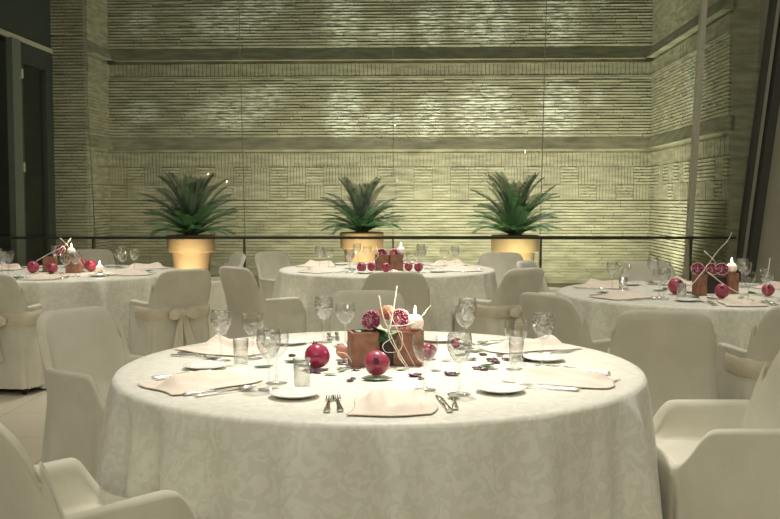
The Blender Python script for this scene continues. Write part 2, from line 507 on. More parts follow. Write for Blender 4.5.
# leaning glass wall
GY = 10.6
def gy(z): return GY - (z - .93) * .12
def seam_x(px): return (px - 390) / 970 * GY
seams = [-6.4, -4.85, seam_x(95), seam_x(245), seam_x(393), seam_x(540), seam_x(689), 3.86]
for i in range(len(seams) - 1):
    a, b = seams[i] + .006, seams[i + 1] - .006
    mb = MB()
    t = .006
    z0, z1 = .03, 4.25
    mb.v += [(a, gy(z0) - t, z0), (b, gy(z0) - t, z0), (b, gy(z0) + t, z0), (a, gy(z0) + t, z0), (a, gy(z1) - t, z1), (b, gy(z1) - t, z1), (b, gy(z1) + t, z1), (a, gy(z1) + t, z1)]
    mb.f += [(0, 3, 2, 1), (4, 5, 6, 7), (0, 1, 5, 4), (1, 2, 6, 5), (2, 3, 7, 6), (3, 0, 4, 7)]
    struct(mb.build('window_%d' % (i + 1), M['pane'], smooth=False))
def slanted(x0, x1, dy0, dy1, z0, z1, dx=0):
    mb = MB()
    mb.v += [(x0, gy(z0) + dy0, z0), (x1, gy(z0) + dy0, z0), (x1, gy(z0) + dy1, z0), (x0, gy(z0) + dy1, z0),
             (x0 + dx, gy(z1) + dy0, z1), (x1 + dx, gy(z1) + dy0, z1), (x1 + dx, gy(z1) + dy1, z1), (x0 + dx, gy(z1) + dy1, z1)]
    mb.f += [(0, 3, 2, 1), (4, 5, 6, 7), (0, 1, 5, 4), (1, 2, 6, 5), (2, 3, 7, 6), (3, 0, 4, 7)]
    return mb
k = 4
for x in seams[1:6]:
    struct(slanted(x - .0035, x + .0035, -.007, .007, .03, 4.25).build('trim_%d' % k, M['seam'], smooth=False)); k += 1
struct(slanted(seams[6] - .027, seams[6] + .027, -.05, .05, .0, 4.25, .02).build('trim_%d' % k, M['mullion'], smooth=False)); k += 1
struct(slanted(3.76, 3.80, -.06, .06, .0, 4.25, .29).build('trim_%d' % k, M['frame'], smooth=False)); k += 1
struct(slanted(3.80, 3.86, .0, .06, .0, 4.25, .29).build('trim_%d' % k, M['mullion'], smooth=False)); k += 1
struct(slanted(3.86, 3.95, -.09, .06, .0, 4.25, .31).build('trim_%d' % k, M['frame'], smooth=False)); k += 1
# handrail
hr = empty('handrail', (0, GY - .08, 0))
tag(hr, 'long dark handrail crossing in front of the glass wall', 'handrail')
MB().box(-6.3, 3.75, -.02, .02, .912, .94).build('rail', M['rail'], hr, smooth=False)
for x in seams[2:7]:
    MB().box(x - .008, x + .008, -.012, .03, 0, .912).build('post', M['rail'], hr, smooth=False)

# patio uplights with small fixtures
def uplight(x, y, tx, ty, tz, energy, ang, color=GRN, size=.06, fixture=True, lab=None):
    p = bw(x, y, .20)
    if fixture:
        e = empty('floor_uplight', (p.x, p.y, .10)); tag(e, lab, 'lamp')
        MB().lathe([(.07, 0), (.07, .05), (.055, .06), (.05, .05)], 20, cap_lo=True).build('housing', M['black'], e)
        MB().lathe([(.05, .051), (.001, .052)], 20).build('lens', M['lens'], e)
    spot('uplight', p, bw(tx, ty, tz), energy, color, ang, .9, size)


# ------------------------------------------------------------------ potted cycads
def frond_mesh(seed, L=.62, bend=.5):
    rr = random.Random(seed)
    mb = MB()
    n = 30
    pts = []
    th = R(12)
    p = Vector((0, 0, 0)); pts.append((p.copy(), th))
    for i in range(n):
        th -= bend / n * (0.3 + 1.4 * i / n)
        p = p + Vector((math.cos(th), 0, math.sin(th))) * (L / n)
        pts.append((p.copy(), th))
    mb.tube([q[0] for q in pts], .007, 4, .002)
    for i in range(4, n + 1):
        t = i / n
        q, a = pts[i]
        ll = .098 * min(1, (t - .02) / .25) * (1 - .30 * max(0, t - .85) / .15)
        for s in (-1, 1):
            tang = Vector((math.cos(a), 0, math.sin(a)))
            nrm = Vector((-math.sin(a), 0, math.cos(a)))
            d = (Vector((0, s, 0)) * .90 + tang * (.30 + .5 * t) + nrm * .30).normalized()
            ll2 = ll * rr.uniform(.75, 1.1)
            wv = tang * .0068
            b = len(mb.v)
            mid = q + d * ll2 * .55 + nrm * .004
            tip = q + d * ll2 - nrm * .006
            mb.v += [q - wv * .6, q + wv * .6, mid + wv, mid - wv, tip]
            mb.f += [(b, b + 1, b + 2, b + 3), (b + 3, b + 2, b + 4)]
    return mb


frond_protos = [frond_mesh(1, .60, .55), frond_mesh(2, .62, .85), frond_mesh(3, .58, 1.1)]
frond_me = []
for fp in frond_protos:
    o = fp.build('frond', M['frond'], recalc=False); frond_me.append(o.data); bpy.data.objects.remove(o)


def planter(px, depth, rim_y, wpx, size, label, seed, height_s=1.0):
    rr = random.Random(seed)
    x = (px - 390) / 970 * depth
    zr = CZ - (rim_y - 200) * depth / 970
    e = empty('potted_cycad', (x, depth, .10))
    tag(e, label, 'potted plant', 'cycads in terracotta pots behind the glass')
    r = wpx / 970 * depth / 2
    h = zr - .10
    prof = [(r * .60, 0), (r * .64, .02), (r * .84, h - .215), (r * .86, h - .20), (r * .97, h - .205), (r * 1.0, h - .19), (r * 1.02, h - .02), (r, h), (r * .92, h), (r * .9, h - .05)]
    MB().lathe(prof, 48, cap_lo=True).build('pot', M['terracotta'], e)
    MB().lathe([(r * .9, h - .05), (r * .4, h - .03), (.001, h - .02)], 32).build('soil', M['soil'], e)
    MB().lathe([(.08, h - .04), (.09, h), (.07, h + .04), (.03, h + .07), (.001, h + .075)], 16).build('trunk', M['trunk'], e)
    # tiers of fronds
    for (cnt, el, var, sc) in ((20, 20, 7, .86), (19, 36, 7, .94), (17, 54, 7, 1.04), (12, 73, 8, 1.10)):
        off = rr.uniform(0, 2 * PI)
        for i in range(cnt):
            me = frond_me[rr.choice((0, 1, 1, 2)) if el < 60 else rr.choice((0, 1))]
            o = bpy.data.objects.new('frond', me); COL.objects.link(o); o.parent = e
            az = off + 2 * PI * i / cnt + rr.uniform(-.12, .12)
            s = size * sc * rr.uniform(.88, 1.08)
            o.location = (.04 * math.cos(az), .04 * math.sin(az), h - .02 + .10 * (el / 90))
            o.rotation_euler = (0, -R(el + rr.uniform(-var, var) - 6), az)
            o.rotation_mode = 'XYZ'
            o.scale = (s, s, s * height_s)
    return e


PLX = [(191, 12.0), (362, 12.0), (515, 12.0)]
planter(191, 12.0, 235, 47, 1.10, 'leftmost potted cycad palm in a terracotta pot, biggest spreading fronds', 11)
planter(362, 12.0, 232, 43, .93, 'middle potted cycad palm, smallest and palest, behind the middle table', 12)
planter(515, 12.0, 235, 47, 1.06, 'rightmost potted cycad palm with upright dark fronds in a terracotta pot', 13)

# uplights in front of each pot, and one washing the right-hand corner
for (px, e1, c1, nm) in ((191, 150, (1.0, .90, .62), 'round floor uplight before the leftmost pot'), (362, 190, (1.0, .95, .66), 'round floor uplight before the middle pot'),
                         (515, 220, (.98, 1.0, .68), 'round floor uplight before the rightmost pot')):
    x = (px - 427) / 970 * 11.5
    uplight(x, 11.02, x, 14.5, 2.3, e1 * .25, 125, c1, .05, True, nm)
    spot('uplight_pot', bw(x + .05, 11.42, .22), bw(x, 12.0, .35), .5, (1, .85, .6), 80, .8, .04)
# wall washers hidden low behind the pots, along the foot of the wall
for (px, e2, cc) in ((150, 16, (1, .92, .62)), (232, 22, (.9, 1, .66)), (322, 26, (1, .96, .66)), (408, 44, (.96, 1, .66)), (470, 44, (.98, 1, .66)), (560, 34, (.92, 1, .64)), (625, 50, (.96, 1, .64))):
    x = (px - 427) / 970 * 13.6
    spot('wall_washer', bw(x, 13.55, .2), bw(x, 14.5, 1.6), e2 * .10, cc, 140, 1.0, .15)
area('patio_wash', bw(0.9, 12.6, .25), bw(0.8, 14.5, 3.9), 72, (1.0, .965, .80), 4.0, .3)
area('patio_wash_left', bw(-2.9, 12.45, .25), bw(-3.0, 14.5, 3.2), 9, (1.0, .95, .80), 2.4, .3)
spot('side_washer', bw(2.3, 11.9, .2), bw(3.3, 12.8, 2.4), 9, (.95, 1, .64), 120, 1.0, .1)

# ------------------------------------------------------------------ tables
def tablecloth_mb(rad, seed, topz=.762):
    rr = random.Random(seed)
    mb = MB()
    n = 300
    ph = [(rr.uniform(0, 6.28), f, a) for f, a in ((9, .4), (16, .8), (27, .9), (41, .45), (5, .3))]
    rows = []
    for r_ in (0.02, .3, .6, .8, rad - .03):
        rows.append([(r_ * math.cos(2 * PI * k / n), r_ * math.sin(2 * PI * k / n), topz) for k in range(n)])
    for (dr, dz) in ((-.012, -.001), (-.003, -.006), (.003, -.018)):
        rows.append([((rad + dr) * math.cos(2 * PI * k / n), (rad + dr) * math.sin(2 * PI * k / n), topz + dz) for k in range(n)])
    m = 14
    for i in range(1, m + 1):
        t = i / m
        z = topz - .018 - (topz - .03) * t
        row = []
        for k in range(n):
            a = 2 * PI * k / n
            f = sum(am * math.sin(fr * a + p0 + .5 * math.sin(2 * a + p0)) for p0, fr, am in ph)
            f = f * (.35 + .65 * abs(math.sin(3.5 * a + ph[0][0])))
            r_ = rad + .004 + .065 * t + .046 * f * t ** .5
            row.append((r_ * math.cos(a), r_ * math.sin(a), z))
        rows.append(row)
    mb.grid(rows, closed_u=True)
    b = len(mb.v); mb.v.append((0, 0, topz)); 
    for k in range(n): mb.f.append((b, k, (k + 1) % n))
    return mb


TABLES = {}
TZ = .762


def table(key, x, y, desc, seed, rad=.9):
    t = empty('round_table', (x, y, 0)); tag(t, 'round banquet table under the white cloth, ' + desc, 'table', 'round banquet tables')
    MB().lathe([(.001, .715), (rad - .015, .715), (rad - .012, .72), (rad - .012, .75), (rad - .015, .755), (.001, .755)], 64).build('tabletop', M['block'], t)
    MB().lathe([(.30, 0), (.30, .03), (.05, .05), (.04, .30), (.05, .70), (.2, .715)], 24, cap_lo=True).build('pedestal', M['black'], t)
    c = tablecloth_mb(rad, seed).build('tablecloth', M['cloth'])
    c.location = (x, y, 0)
    tag(c, 'white damask cloth draped to the floor over the table, ' + desc, 'tablecloth', 'white round tablecloths')


C1 = Vector((-.035, 3.36, 0)); CM = Vector((-.025, 8.12, 0)); CL = Vector((-2.59, 7.73, 0)); CR = Vector((1.95, 6.0, 0))
table('front', C1.x, C1.y, 'nearest to the viewer', 1)
table('middle', CM.x, CM.y, 'in the middle by the glass', 2)
table('left', CL.x, CL.y, 'at the far left', 3)
table('right', CR.x, CR.y, 'at the right', 4)


# ------------------------------------------------------------------ covered armchairs
def sgn(v): return 1 if v >= 0 else -1


def chair_cover_mb(seed):
    rr = random.Random(seed)
    W, D = .25, .225
    ring = []
    n = 168
    for k in range(n):
        a = 2 * PI * k / n - PI / 2
        # superellipse plan, front at +Y
        ex = .30
        c, s = math.cos(a), math.sin(a)
        ring.append((W * sgn(c) * abs(c) ** ex, D * sgn(s) * abs(s) ** ex, a))
    def sm(a, b, v):
        t = max(0, min(1, (v - a) / (b - a))); return t * t * (3 - 2 * t)
    def top(x, y):
        if y < -D * .80:
            bx = min(1, abs(x) / (W * 1.0))
            bk = .60 + .235 * (max(0, 1 - bx ** 6.5)) ** (1 / 2.4)
            wy = sm(-D * .80, -D * .97, y)
            if bx > .93: return max(.60, .60 + (bk - .60) * 1)
            return .60 + (bk - .60) * wy if wy < 1 else bk
        if y < D * .30: return .60
        if abs(x) > W * .80:
            return .60 - .125 * sm(D * .45, D * 1.0, y)
        return .475
    def rec(x, y, z):
        # the back leans backwards above the seat
        wy = sm(.05, -D, y)
        return -wy * max(0, z - .46) * (.20 + .20 * max(0, z - .46))
    ph = [(rr.uniform(0, 6.28), f, am) for f, am in ((6, .5), (11, .6), (17, .35))]
    mb = MB()
    rows = []
    tops = [top(x, y) for x, y, a in ring]
    # smooth the tops a little
    for _ in range(2):
        tops = [(tops[i - 1] + tops[i] * 2 + tops[(i + 1) % n]) / 4 for i in range(n)]
    m = 20
    for i in range(m + 1):
        t = i / m
        row = []
        for k, (x, y, a) in enumerate(ring):
            z = .045 + (tops[k] - .012 - .045) * t
            low = max(0, (.47 - z) / .43)
            f = sum(am * math.sin(fr * a + p0) for p0, fr, am in ph)
            fl = 1 + .10 * low + .040 * f * low ** .8
            fl += .006 * math.sin(9 * z + 3 * a + ph[0][0]) + .030 * (noise.noise(Vector((x * 7 + seed, y * 7, z * 4 + x * 6))) * (.5 + low))
            if z > .45: fl -= .02 * math.sin(PI * min(1, (z - .45) / .35))
            row.append((x * fl, y * fl + rec(x, y, z), z))
        rows.append(row)
    # rim
    th = .045
    for (ins, dz) in ((.10, .0), (.35, .010), (.65, .010), (.9, 0), (1.0, -.012)):
        row = []
        for k, (x, y, a) in enumerate(ring):
            L = math.hypot(x, y)
            s_ = 1 - th * ins / L * 1.0
            z = tops[k] + dz - .004
            row.append((x * s_, y * s_ + rec(x, y, z), z))
        rows.append(row)
    for i in range(1, 9):
        t = i / 8
        row = []
        for k, (x, y, a) in enumerate(ring):
            L = math.hypot(x, y)
            s_ = 1 - th * (1 + .5 * t * t) / L
            zt = tops[k] - .016
            zb = min(.468, zt)
            z = zt + (zb - zt) * t
            row.append((x * s_, y * s_ + rec(x, y, z), z))
        rows.append(row)
    base = rows[-1]
    for s_, z in ((.8, .474), (.5, .480), (.2, .482)):
        rows.append([(p[0] * s_, p[1] * s_, z) for p in base])
    mb.grid(rows, closed_u=True)
    b = len(mb.v); last = b - n; mb.v.append((0, 0, .483))
    for k in range(n): mb.f.append((last + k, last + (k + 1) % n, b))
    return mb


def sash_mb():
    mb = MB(); rows = []
    # wrapped round the outside of the back at seat height
    for (z, o) in ((.475, .000), (.49, .006), (.53, .007), (.555, .006), (.570, -.002)):
        row = []
        for k in range(41):
            a = PI + PI * k / 40
            c, s = math.cos(a), math.sin(a)
            x = (.250 + o) * sgn(c) * abs(c) ** .30; y = (.226 + o) * sgn(s) * abs(s) ** .30
            wy = max(0, -y / .28)
            row.append((x, y - wy * (z - .46) * .22, z + .003 * math.sin(7 * a)))
        rows.append(row)
    return mb.grid(rows)


def bow_mb():
    mb = MB()
    # two loops, knot and two tails on the back (outside is -Y)
    for s in (-1, 1):
        rows = []
        for i in range(13):
            t = i / 12
            ang = 2 * PI * t
            x = s * (.012 + .055 * (1 - math.cos(ang)) / 1.0 * .95)
            y = -.265 - .020 * math.sin(ang)
            hw = .012 + .030 * math.sin(PI * min(1, (1 - math.cos(ang)) / 2 * .9 + .05))
            zc = .525 - .012 * (1 - math.cos(ang)) / 2
            rows.append([(x, y, zc - hw), (x, y - .006, zc), (x, y, zc + hw)])
        mb.grid(rows)
        rows = []
        for i in range(9):
            t = i / 8
            x = s * (.010 + .050 * t); w_ = .012 + .028 * t
            z = .515 - .27 * t
            y = -.262 + .008 * math.sin(6 * t) - .01 * t
            rows.append([(x - w_, y + .006, z), (x - w_ * .3, y - .01, z), (x + w_ * .3, y + .004, z - .008), (x + w_, y - .006, z + .005)])
        mb.grid(rows)
    # knot
    rows = []
    for i in range(7):
        a = PI * i / 6
        rows.append([(.024 * math.sin(a) * math.cos(b), -.262 + .02 * math.sin(a) * math.sin(b), .525 - .026 * math.cos(a)) for b in [2 * PI * j / 10 for j in range(10)]])
    mb.grid(rows, closed_u=True)
    return mb


COVER_ME = [chair_cover_mb(s) for s in (3, 8, 15, 22)]
COVER_ME = [(lambda o: (o.data, bpy.data.objects.remove(o))[0])(mb.build('slipcover', M['cover'])) for mb in COVER_ME]
_s = sash_mb().build('sash', M['sash']); SASH_ME = _s.data; bpy.data.objects.remove(_s)
_s = bow_mb().build('bow', M['sash']); BOW_ME = _s.data; bpy.data.objects.remove(_s)
_s = MB().lathe([(.014, 0), (.014, .44)], 10, cap_lo=True, cap_hi=True).build('leg', M['black']); LEG_ME = _s.data; bpy.data.objects.remove(_s)
ci = 0


def chair(bx, by, face, label, sash=False, group=None, sc=1.0):
    """bx,by: where the middle of the top of the back stands; face: direction vector it looks to"""
    global ci
    f = Vector((face[0], face[1], 0)).normalized()
    c = Vector((bx, by, 0)) + f * .295
    rz = math.atan2(f.y, f.x) - PI / 2
    e = empty('covered_armchair', (c.x, c.y, 0), rz)
    e.scale = (1, 1, sc)
    tag(e, label, 'chair', group or 'cream covered chairs')
    def add(me, n, par=e, loc=(0, 0, 0)):
        o = bpy.data.objects.new(n, me); COL.objects.link(o); o.parent = par; o.location = loc; return o
    add(COVER_ME[ci % 4], 'slipcover')
    if sash:
        s_ = add(SASH_ME, 'sash'); add(BOW_ME, 'bow', s_)
    for sx in (-1, 1):
        for sy in (-1, 1): add(LEG_ME, 'leg', e, (sx * .20, sy * .20, 0))
    ci += 1
    return e


def to(c, x, y): return (c.x - x, c.y - y)


chair(-1.44, 4.42, (.85, -.60), 'cream covered chair left of the nearest table, its inner back facing the viewer')
chair(-.99, 2.27, to(C1, -.97, 2.30), 'cream covered chair at the bottom left corner, seen from behind')
chair(1.42, 3.28, (-1, -.0), 'cream covered chair at the bottom right corner, seen side-on beside the nearest table')
chair(-.13, 5.30, (0, -1), 'pale covered chair behind the nearest table, behind its centrepiece')
chair(-2.72, 6.52, (.05, 1), 'cream chair with a bow at the left edge, before the far left table', True)
chair(-1.47, 6.93, (-.62, .80), 'cream chair tied with a big bow, right front of the far left table', True)
chair(-3.0, 9.75, (.1, -1), 'cream covered chair behind the far left table, against the glass wall')
chair(-1.42, 9.05, (-.95, -.45), 'cream chair turned sideways between the leftmost pot and middle table')
chair(.04, 6.66, (0, 1), 'cream chair seen squarely from behind, in front of the middle table')
chair(-1.15, 7.2, (.70, .70), 'cream chair at the left front of the middle table, its back to us')
chair(-1.13, 9.25, (.80, -.75), 'small pale chair at the left rear of the middle table')
chair(.98, 7.07, (-.62, .78), 'cream chair at the right front of the middle table', True)
chair(1.05, 9.15, (-.35, -1), 'cream covered chair behind the middle table, before the rightmost pot')
chair(1.12, 7.95, (.9, -.5), 'shaded grey chair between the middle and right tables, mostly hidden')
chair(.83, 5.12, (.82, .57), 'cream covered chair at the left side of the right table, plain back to us')
chair(1.24, 4.36, (.22, 1), 'wide-backed cream chair in front of the right table, left of another')
chair(1.97, 4.58, (-.10, 1), 'cream chair with a sash at the right edge, before the right table', True)
chair(2.08, 7.80, (0, -1), 'dim cream chair behind the right table, below the handrail')


# ------------------------------------------------------------------ tableware prototypes
def wine_glass(name, H, rb, cut, lip=.9):
    e = empty(name)
    b = H * .50
    MB().lathe([(.034, 0), (.034, .0015), (.012, .004), (.005, .010), (.0038, .03), (.0038, b - .012), (.007, b)], 24, cap_lo=True).build('stem', M['glass'], e)
    prof = [(.004, b), (.016, b + .004), (rb * .72, b + .020), (rb * .95, b + .04), (rb, b + .058), (rb * .97, H - .015), (rb * lip, H)]
    MB().lathe(prof, 28).build('bowl', M['cutglass'] if cut else M['glass'], e)
    return tag(e, None, 'glass')


WG = wine_glass('wine_glass', .185, .037, True, .86)
WA = wine_glass('water_goblet', .165, .040, False, .93)
TU = MB().lathe([(.022, .001), (.024, .0), (.027, .09), (.025, .09), (.0225, .006), (.001, .005)], 24).build('tumbler', M['glass']); tag(TU, None, 'glass')
_pl = MB().lathe([(.001, .0), (.045, .0), (.05, .003), (.083, .013), (.085, .015), (.083, .016), (.05, .007), (.001, .006)], 40).build('side_plate', M['china']); PL = tag(_pl, None, 'plate')


def napkin_mb(seed, hgt=.03, L=.33, W0=.17, W1=.25):
    rr = random.Random(seed)
    mb = MB(); rows = []; nu, nv = 44, 30
    p = [rr.uniform(0, 6.28) for _ in range(5)]
    for j in range(nv + 1):
        v = j / nv
        row = []
        for i in range(nu + 1):
            u = i / nu
            x = (u - .5) * L
            w_ = W0 + (W1 - W0) * (u ** .8) * (1 - .25 * max(0, u - .75) / .25)
            y = (v - .5) * w_ + .02 * math.sin(3 * u + p[0])
            env = min(1, 4 * v, 4 * (1 - v)) * min(1, 6 * u, 5 * (1 - u))
            env = env * env * (3 - 2 * env)
            g1 = math.exp(-((v - .40 - .16 * math.sin(2.6 * u + p[4])) / .13) ** 2)
            g2 = math.exp(-((v - .72 + .20 * math.sin(2.1 * u + p[1])) / .09) ** 2)
            saw = (v * 4.3 + .9 * u + .3 * math.sin(4 * u + p[0])) % 1.0
            z = .003 + hgt * env * (.12 + .70 * g1 + .45 * g2 * u + .20 * saw)
            z += .005 * math.sin(10 * u + 6 * v + p[3]) * env
            x += .012 * math.sin(5.5 * v + p[2]); y += .010 * math.sin(8 * u + p[3])
            row.append((x, y, max(.001, z)))
        rows.append(row)
    mb.grid(rows)
    return mb


NAP = []
for i, (s, h_) in enumerate(((1, .027), (2, .032), (3, .042), (4, .034))):
    o = napkin_mb(s, h_).build('napkin', M['napkin']); tag(o, None, 'napkin')
    sol = o.modifiers.new('thickness', 'SOLIDIFY'); sol.thickness = .002; sol.offset = 1
    NAP.append(o)


def fork_mb():
    mb = MB()
    rows = []
    for (y, w_, z) in ((-.10, .0085, .003), (-.09, .0095, .003), (-.03, .0055, .004), (.02, .003, .007), (.045, .0035, .005), (.055, .011, .0035), (.065, .0125, .003)):
        rows.append([(-w_, y, z), (w_, y, z), (w_, y, z + .0022), (-w_, y, z + .0022)])
    b = len(mb.v); mb.grid(rows, closed_u=True); mb.f.append((b, b + 1, b + 2, b + 3)); n = len(mb.v); mb.f.append((n - 4, n - 3, n - 2, n - 1))
    for i in range(4):
        x = -.0125 + .0025 + i * .0067
        rows = [[(x - w_, y, z), (x + w_, y, z), (x + w_, y, z + .002), (x - w_, y, z + .002)] for (y, w_, z) in ((.064, .0022, .003), (.085, .0018, .003), (.103, .0008, .006))]
        mb.grid(rows, closed_u=True)
    return mb


def knife_mb():
    mb = MB()
    rows = []
    for (y, a, c, z) in ((-.11, -.008, .008, .001), (-.10, -.009, .009, .001), (-.02, -.006, .006, .001), (-.012, -.005, .005, .001)):
        rows.append([(a, y, z), (c, y, z), (c, y, z + .006), (a, y, z + .006)])
    for (y, a, c, z) in ((-.010, -.007, .009, .002), (.06, -.008, .010, .002), (.095, -.008, .006, .002), (.112, -.008, -.004, .002)):
        rows.append([(a, y, z), (c, y, z), (c, y, z + .0015), (a, y, z + .0015)])
    b = len(mb.v); mb.grid(rows, closed_u=True); mb.f.append((b, b + 1, b + 2, b + 3)); n = len(mb.v); mb.f.append((n - 4, n - 3, n - 2, n - 1))
    return mb


def spoon_mb():
    mb = MB()
    rows = []
    for (y, w_, z) in ((-.10, .0085, .003), (-.09, .0095, .003), (-.03, .0055, .004), (.02, .003, .008), (.045, .0035, .006)):
        rows.append([(-w_, y, z), (w_, y, z), (w_, y, z + .0022), (-w_, y, z + .0022)])
    b = len(mb.v); mb.grid(rows, closed_u=True); mb.f.append((b, b + 1, b + 2, b + 3))
    rows = []
    for i in range(9):
        t = i / 8
        y = .042 + .056 * t
        w_ = .019 * math.sin(PI * (.04 + .92 * t)) ** .7
        rows.append([(w_ * math.cos(PI * j / 8), y, .010 - .008 * math.sin(PI * j / 8) * math.sin(PI * (.04 + .92 * t))) for j in range(9)])
    mb.grid(rows)
    return mb


FK = tag(fork_mb().build('fork', M['steel']), None, 'fork')
KN = tag(knife_mb().build('knife', M['steel']), None, 'knife')
SP = tag(spoon_mb().build('spoon', M['steel']), None, 'spoon')
sol = SP.modifiers.new('thickness', 'SOLIDIFY'); sol.thickness = .0012

SEATS = {0: 'front', 60: 'right front', 120: 'right rear', 180: 'rear', 240: 'left rear', 300: 'left front'}
TD = {'near': 'nearest table', 'mid': 'middle table by the glass', 'left': 'far left table', 'right': 'right-hand table'}
TZC = .7635


def setting(C, key, deg, off=3, skip=(), rs=1.0, seed=0):
    rr = random.Random(seed * 31 + deg)
    a = R(deg + off)
    where = 'at the %s place of the %s' % (SEATS[deg], TD[key])
    g = ' on the ' + TD[key]
    def P(x, y):  # front frame, relative to centre (front is -y)
        x *= 1; y *= rs
        return (C.x + x * math.cos(a) - y * math.sin(a), C.y + x * math.sin(a) + y * math.cos(a), TZC)
    j = lambda s=.012: rr.uniform(-s, s)
    if 'plate' not in skip: place(PL, P(-.26 + j(), -.54 + j()), rr.uniform(0, 6), sc=.88, label='small white side plate ' + where, group='side plates' + g)
    if 'napkin' not in skip:
        ni = {0: 0, 60: 1, 300: 1, 120: 2, 240: 2, 180: 3}[deg]
        place(NAP[ni], P(.0, -.66), a - PI / 2 + (PI if deg in (60, 180) else 0) + rr.uniform(-.08, .08), label='folded beige napkin ' + where, group='folded napkins' + g)
    if 'fork' not in skip:
        place(FK, P(-.172, -.665 + j()), a + j(.12) + .05, label='outer silver fork ' + where, group='forks' + g)
        place(FK, P(-.145, -.66 + j()), a + j(.12), label='inner silver fork ' + where, group='forks' + g)
    if 'knife' not in skip:
        place(KN, P(.150, -.67 + j()), a + j(.10), label='silver table knife ' + where, group='table knives' + g)
        if key in ('near', 'right'): place(SP, P(.182, -.665 + j()), a + j(.12), label='silver spoon ' + where, group='spoons' + g)
    if 'glass' not in skip:
        place(WA, P(.115 + j(), -.47 + j()), rr.uniform(0, 6), label='plain stemmed water goblet ' + where, group='water goblets' + g)
        place(WG, P(.20 + j(), -.53 + j()), rr.uniform(0, 6), label='cut-crystal wine glass ' + where, group='wine glasses' + g)
    if 'tumbler' not in skip: place(TU, P(.232, -.43 + j()), 0, label='small straight tumbler ' + where, group='tumblers' + g)


for d_ in (0, 60, 120, 180, 240, 300):
    setting(C1, 'near', d_, 3, ('tumbler',) if d_ in (0, 180, 120) else (), seed=1)
    setting(CM, 'mid', d_, 8, ('tumbler',), seed=2)
    setting(CL, 'left', d_, 5, ('tumbler',), seed=3)
    setting(CR, 'right', d_, -2, ('tumbler',) if d_ in (0, 180, 120) else (), seed=4)


# ------------------------------------------------------------------ centrepieces
def block_mb(w_, d, h):
    mb = MB(); n = 6
    rows = []
    for (z, s) in ((0, .97), (.003, 1), (h - .004, 1), (h, .97), (h, .80), (h - .02, .78), (h - .021, .01)):
        row = []
        for k in range(32):
            a = 2 * PI * k / 32
            c, s_ = math.cos(a), math.sin(a)
            row.append((w_ / 2 * s * sgn(c) * abs(c) ** .16, d / 2 * s * sgn(s_) * abs(s_) ** .16, z))
        rows.append(row)
    return mb.grid(rows, closed_u=True)


BLOCK = tag(block_mb(.10, .10, .118).build('wooden_block_vase', M['block'], smooth=False), None, 'vase')


def pom(name, skin):
    e = empty(name)
    prof = []
    for i in range(19):
        t = PI * i / 18
        prof.append((max(.0005, math.sin(t) * (1 + .03 * math.sin(3 * t))), -math.cos(t)))
    mb = MB(); rows = []
    for (r_, z) in prof:
        rows.append([(r_ * math.cos(2 * PI * k / 36) * (1 + .022 * math.cos(3 * 2 * PI * k / 36)), r_ * math.sin(2 * PI * k / 36) * (1 + .022 * math.cos(6 * PI * k / 36)), z * .93) for k in range(36)])
    mb.grid(rows, closed_u=True).build('fruit', skin, e)
    mb = MB()
    rows = [[(.20, .86), (.17, .98), (.20, 1.08)]]
    n = 36
    g = []
    for (r_, z) in ((.24, .86), (.18, .97), (.20, 1.06)):
        g.append([(r_ * math.cos(2 * PI * k / n), r_ * math.sin(2 * PI * k / n), z) for k in range(n)])
    g.append([((.24 + .05 * math.cos(6 * 2 * PI * k / n)) * math.cos(2 * PI * k / n), (.24 + .05 * math.cos(6 * 2 * PI * k / n)) * math.sin(2 * PI * k / n), 1.12 + .09 * math.cos(6 * 2 * PI * k / n)) for k in range(n)])
    g.append([(.13 * math.cos(2 * PI * k / n), .13 * math.sin(2 * PI * k / n), 1.0) for k in range(n)])
    g.append([(.01 * math.cos(2 * PI * k / n), .01 * math.sin(2 * PI * k / n), .97) for k in range(n)])
    mb.grid(g, closed_u=True).build('crown', M['crown'], e)
    return tag(e, None, 'pomegranate')


POM = pom('pomegranate', M['pom']); POMW = pom('pomegranate', M['pomwarm'])


